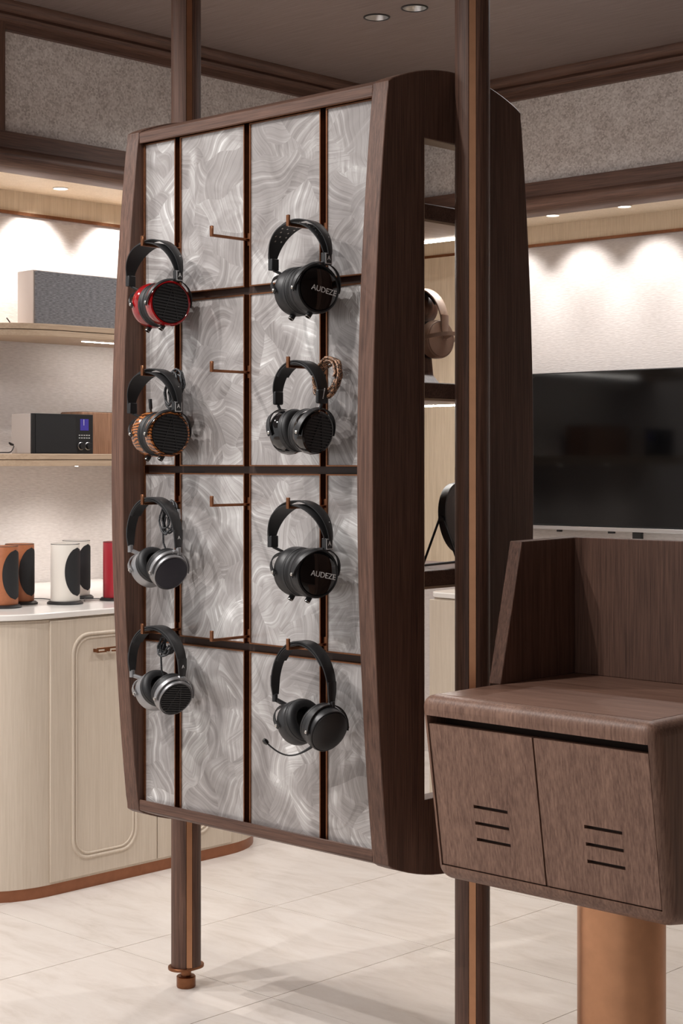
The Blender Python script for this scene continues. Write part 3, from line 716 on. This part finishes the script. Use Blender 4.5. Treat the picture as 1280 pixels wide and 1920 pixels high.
        if kind in ('planar',) or st.get('jack'):
            bt = C - e2*r*.96 + fw*.012; dr = (-e2*.8+fw*.55).normalized()
            j = ob('cable_socket', MB().lathe([(.0062, -.008), (.0062, .010), (.0045, .0105), (.0045, .006), (.001, .006)], c=bt, n=dr, seg=16), 'black', cup, local=True, smooth=40)
            ob('socket_ring', MB().lathe([(.0062, .0098), (.0062, .0112), (.0046, .0112), (.0046, .0098)], c=bt, n=dr, seg=16, cap=False), 'steel', j, local=True, smooth=40)
        if st.get('mic') and sgn > 0:
            b0 = C+fw*r*.55-e2*r*.8; pts = []
            e_ = Vector((-.088, -.048, -.008))
            for i in range(17):
                s_ = i/16; pts.append(b0+e_*s_+Vector((0, 0, -.022*math.sin(s_*PI*.9)))+Vector((0, 0, .02*s_*s_)))
            mc = ob('microphone_boom', MB().tube(pts, [.0034-.0017*min(1, i/5) for i in range(17)], 10), 'black', t, local=True, smooth=50)
            ob('microphone_tip', MB().lathe([(.001, -.007), (.004, -.006), (.0058, -.001), (.0058, .004), (.004, .007), (.001, .0075)], c=pts[-1], n=(pts[-1]-pts[-3]), seg=18), 'gloss_black', mc, local=True, smooth=50)
    if st.get('cable'):
        c_ = st['cable']; m = MB()
        coil(m, c_['c'], c_['rx'], c_['rz'], c_['n'], c_['r'], .0012, c_.get('seed', 1))
        if c_.get('drop'):
            x, y, z = c_['c']; m.tube([(x-.012, y, z), (x-.018, y-.004, z-.03), (x-.016, y-.004, z-.06), (x-.006, y, z-.088)], c_['r'], 7)
        cb = ob('cable', m, c_['mat'], t, local=True, smooth=60)
        if c_.get('plug'):
            x, y, z = c_['plug']; ob('plug', MB().lathe([(.001, 0), (.0042, 0), (.0042, .022), (.0026, .024), (.0026, .036), (.001, .036)], c=(x, y, z), n=(.1, 0, -1), seg=14), c_.get('plugmat', 'silver'), cb, local=True, smooth=40)
    return t
planar = dict(kind='planar', W=.158, arm=.070, r=.0525, L=.066, Hc=.140, swivel=13, tilt=0, bw=(.030, .010), wp=.9, band='black_soft', cup=.030, pad=.020, shell='black', face='louver', dx=.012, dy=0)
dyn = dict(kind='dyn', W=.150, arm=.092, r=.0445, L=.083, Hc=.163, swivel=12, tilt=26, bw=(.0165, .012), band='charcoal', th=.0035, cup=.027, pad=.023, shell='matte_silver', face='cloth', yoke='matte_silver', dx=.016)
def hung(col, row): return P(XB[col], 1.956-.058, ZH[row])+Vector((0, 0, .0005))
def mk(base, **k): d = dict(base); d.update(k); return d
headphones(hung(1, 0), 'red gloss-wood open headphones with black slatted grille, top left hook', mk(planar, shell='red_gloss', W=.168, dx=.024))
headphones(hung(1, 1), 'striped zebra-wood open headphones with black cable behind', mk(planar, shell='zebra', dx=.022, cable=dict(c=(.038, .028, -.036), rx=.020, rz=.036, n=6, r=.0027, mat='braid_black', seed=2, plug=(-.028, .012, -.058), plugmat='black')))
headphones(hung(3, 0), 'glossy black closed headphones with lettered cup and perforated strap, top right hook', mk(planar, face='gloss', perf=True, dx=.020))
headphones(hung(3, 2), 'glossy black closed headphones with lettered cup, third hook down on right', mk(planar, face='gloss', W=.162, dx=.018))
headphones(hung(3, 1), 'black carbon-band headphones with brown braided cable coil', mk(planar, kind='carbon', W=.130, arm=.066, r=.0475, L=.076, Hc=.149, swivel=2, tilt=9, bw=(.019, .013), wp=.6, cup=.030, pad=.022, shell='gloss_black', face='louver', perf=False, yw=.006, dx=.004, cable=dict(c=(.052, .030, -.034), rx=.032, rz=.036, n=7, r=.0031, mat='braid_copper', seed=5)))
headphones(hung(1, 2), 'silver-ringed headphones with dark cloth discs, third hook on left', mk(dyn, W=.166, Hc=.163, L=.092, dx=.018, cable=dict(c=(.033, .018, -.042), rx=.019, rz=.034, n=5, r=.0023, mat='braid_black', seed=3, drop=True, plug=(.062, .02, -.024)), jack=False))
headphones(hung(1, 3)+Vector((.010, 0, 0)), 'silver headphones with dark slatted grilles, lowest hook on left', mk(dyn, face='louver', Hc=.151, W=.174, arm=.088, L=.092, dx=.024, cable=dict(c=(.014, .020, -.040), rx=.020, rz=.022, n=7, r=.0023, mat='braid_black', seed=7, drop=True)))
headphones(hung(3, 3)+Vector((.010, 0, 0)), 'charcoal gaming headset with boom microphone, lowest right hook', mk(dyn, shell='charcoal', face='dome', yoke='charcoal', band='black', r=.0475, Hc=.173, arm=.098, tilt=20, swivel=10, L=.100, W=.165, dx=.026, mic=True, mark=False))

# things inside the display: beige headphones on a wooden stand, round black disc
zt = 1.129
st = thing('headphone_stand', P(-1.905, 2.215, zt), 'curved dark wooden headphone stand inside the display', 'stand')
rings = []
for i in range(25):
    q = i/24
    prof_ = [(.062, .0), (.03, .006), (.008, .025), (.002, .06), (.002, .11), (.0, .16), (-.002, .196)]
    kx = q*6; i0 = min(5, int(kx)); f = kx-i0
    wx = [.060, .040, .020, .015, .015, .018, .024]; hw = wx[i0]*(1-f)+wx[i0+1]*f
    zz = [0, .008, .028, .07, .12, .165, .200]; z_ = zz[i0]*(1-f)+zz[i0+1]*f+.0004
    rings.append([Vector((-hw, -.028, z_)), Vector((hw, -.028, z_)), Vector((hw, .028, z_)), Vector((-hw, .028, z_))])
so = ob('stem', MB().loops(rings), 'stand_wood', st, local=True, bevel=.003)
ob('top_saddle', MB().lathe([(.001, -.028), (.033, -.028), (.035, -.024), (.035, .024), (.033, .028), (.001, .028)], c=(0, 0, .1815), n=(0, 1, 0), seg=36), 'stand_wood', st, local=True, smooth=40)
headphones(P(-1.905, 2.215, zt)+Vector((0, 0, .2175)), 'rose-beige wireless headphones resting on the wooden stand', mk(dyn, band='rose_beige', shell='rose_beige', yoke='rose_beige', face='plain', W=.150, arm=.085, r=.044, Hc=.118, L=.118, swivel=6, tilt=0, dx=0, mark=False, hung=False))
t = thing('round_disc_speaker', P(-1.811, 2.21, .822), 'round dark disc with black rim on a wire stand inside the display', 'speaker')
dn = rotz((math.cos(A-PI/2+1.0), math.sin(A-PI/2+1.0), .12), 0)
cc = Vector((0, 0, .108)); R = .079
ob('rim', MB().lathe([(R*.93, .004), (R*.93, .009), (R, .009), (R*1.01, 0), (R, -.009), (R*.9, -.010), (.001, -.010)], c=cc, n=dn, seg=56), 'black', t, local=True, smooth=40)
ob('face', MB().lathe([(R*.94, .005), (.001, .0055)], c=cc, n=dn, seg=48), 'mirror_dark', t, local=True)
e1, e2, _ = frame_from(dn); n_ = Vector((dn.x, dn.y, 0)).normalized()
for s_ in (1, -1):
    pv = cc+e1*s_*(R+.004)
    fz = .0034
    ob('wire_leg', MB().tube([pv+n_*.05-Vector((0, 0, cc.z-fz)), pv+n_*.045-Vector((0, 0, cc.z-fz-.004)), pv+n_*.004, pv, pv-n_*.004, pv-n_*.045-Vector((0, 0, cc.z-fz-.004)), pv-n_*.05-Vector((0, 0, cc.z-fz))], .0028, 8), 'black', t, local=True, smooth=50)
    ob('pivot_knob', MB().lathe([(.001, -.004), (.006, -.003), (.006, .003), (.001, .004)], c=pv, n=e1, seg=16), 'charcoal', t, local=True, smooth=40)
for k2 in (1, -1):
    ob('wire_foot', MB().tube([cc+e1*(R+.004)+n_*.05*k2-Vector((0, 0, cc.z-.0034)), cc-e1*(R+.004)+n_*.05*k2-Vector((0, 0, cc.z-.0034))], .0028, 8), 'black', t, local=True, smooth=50)
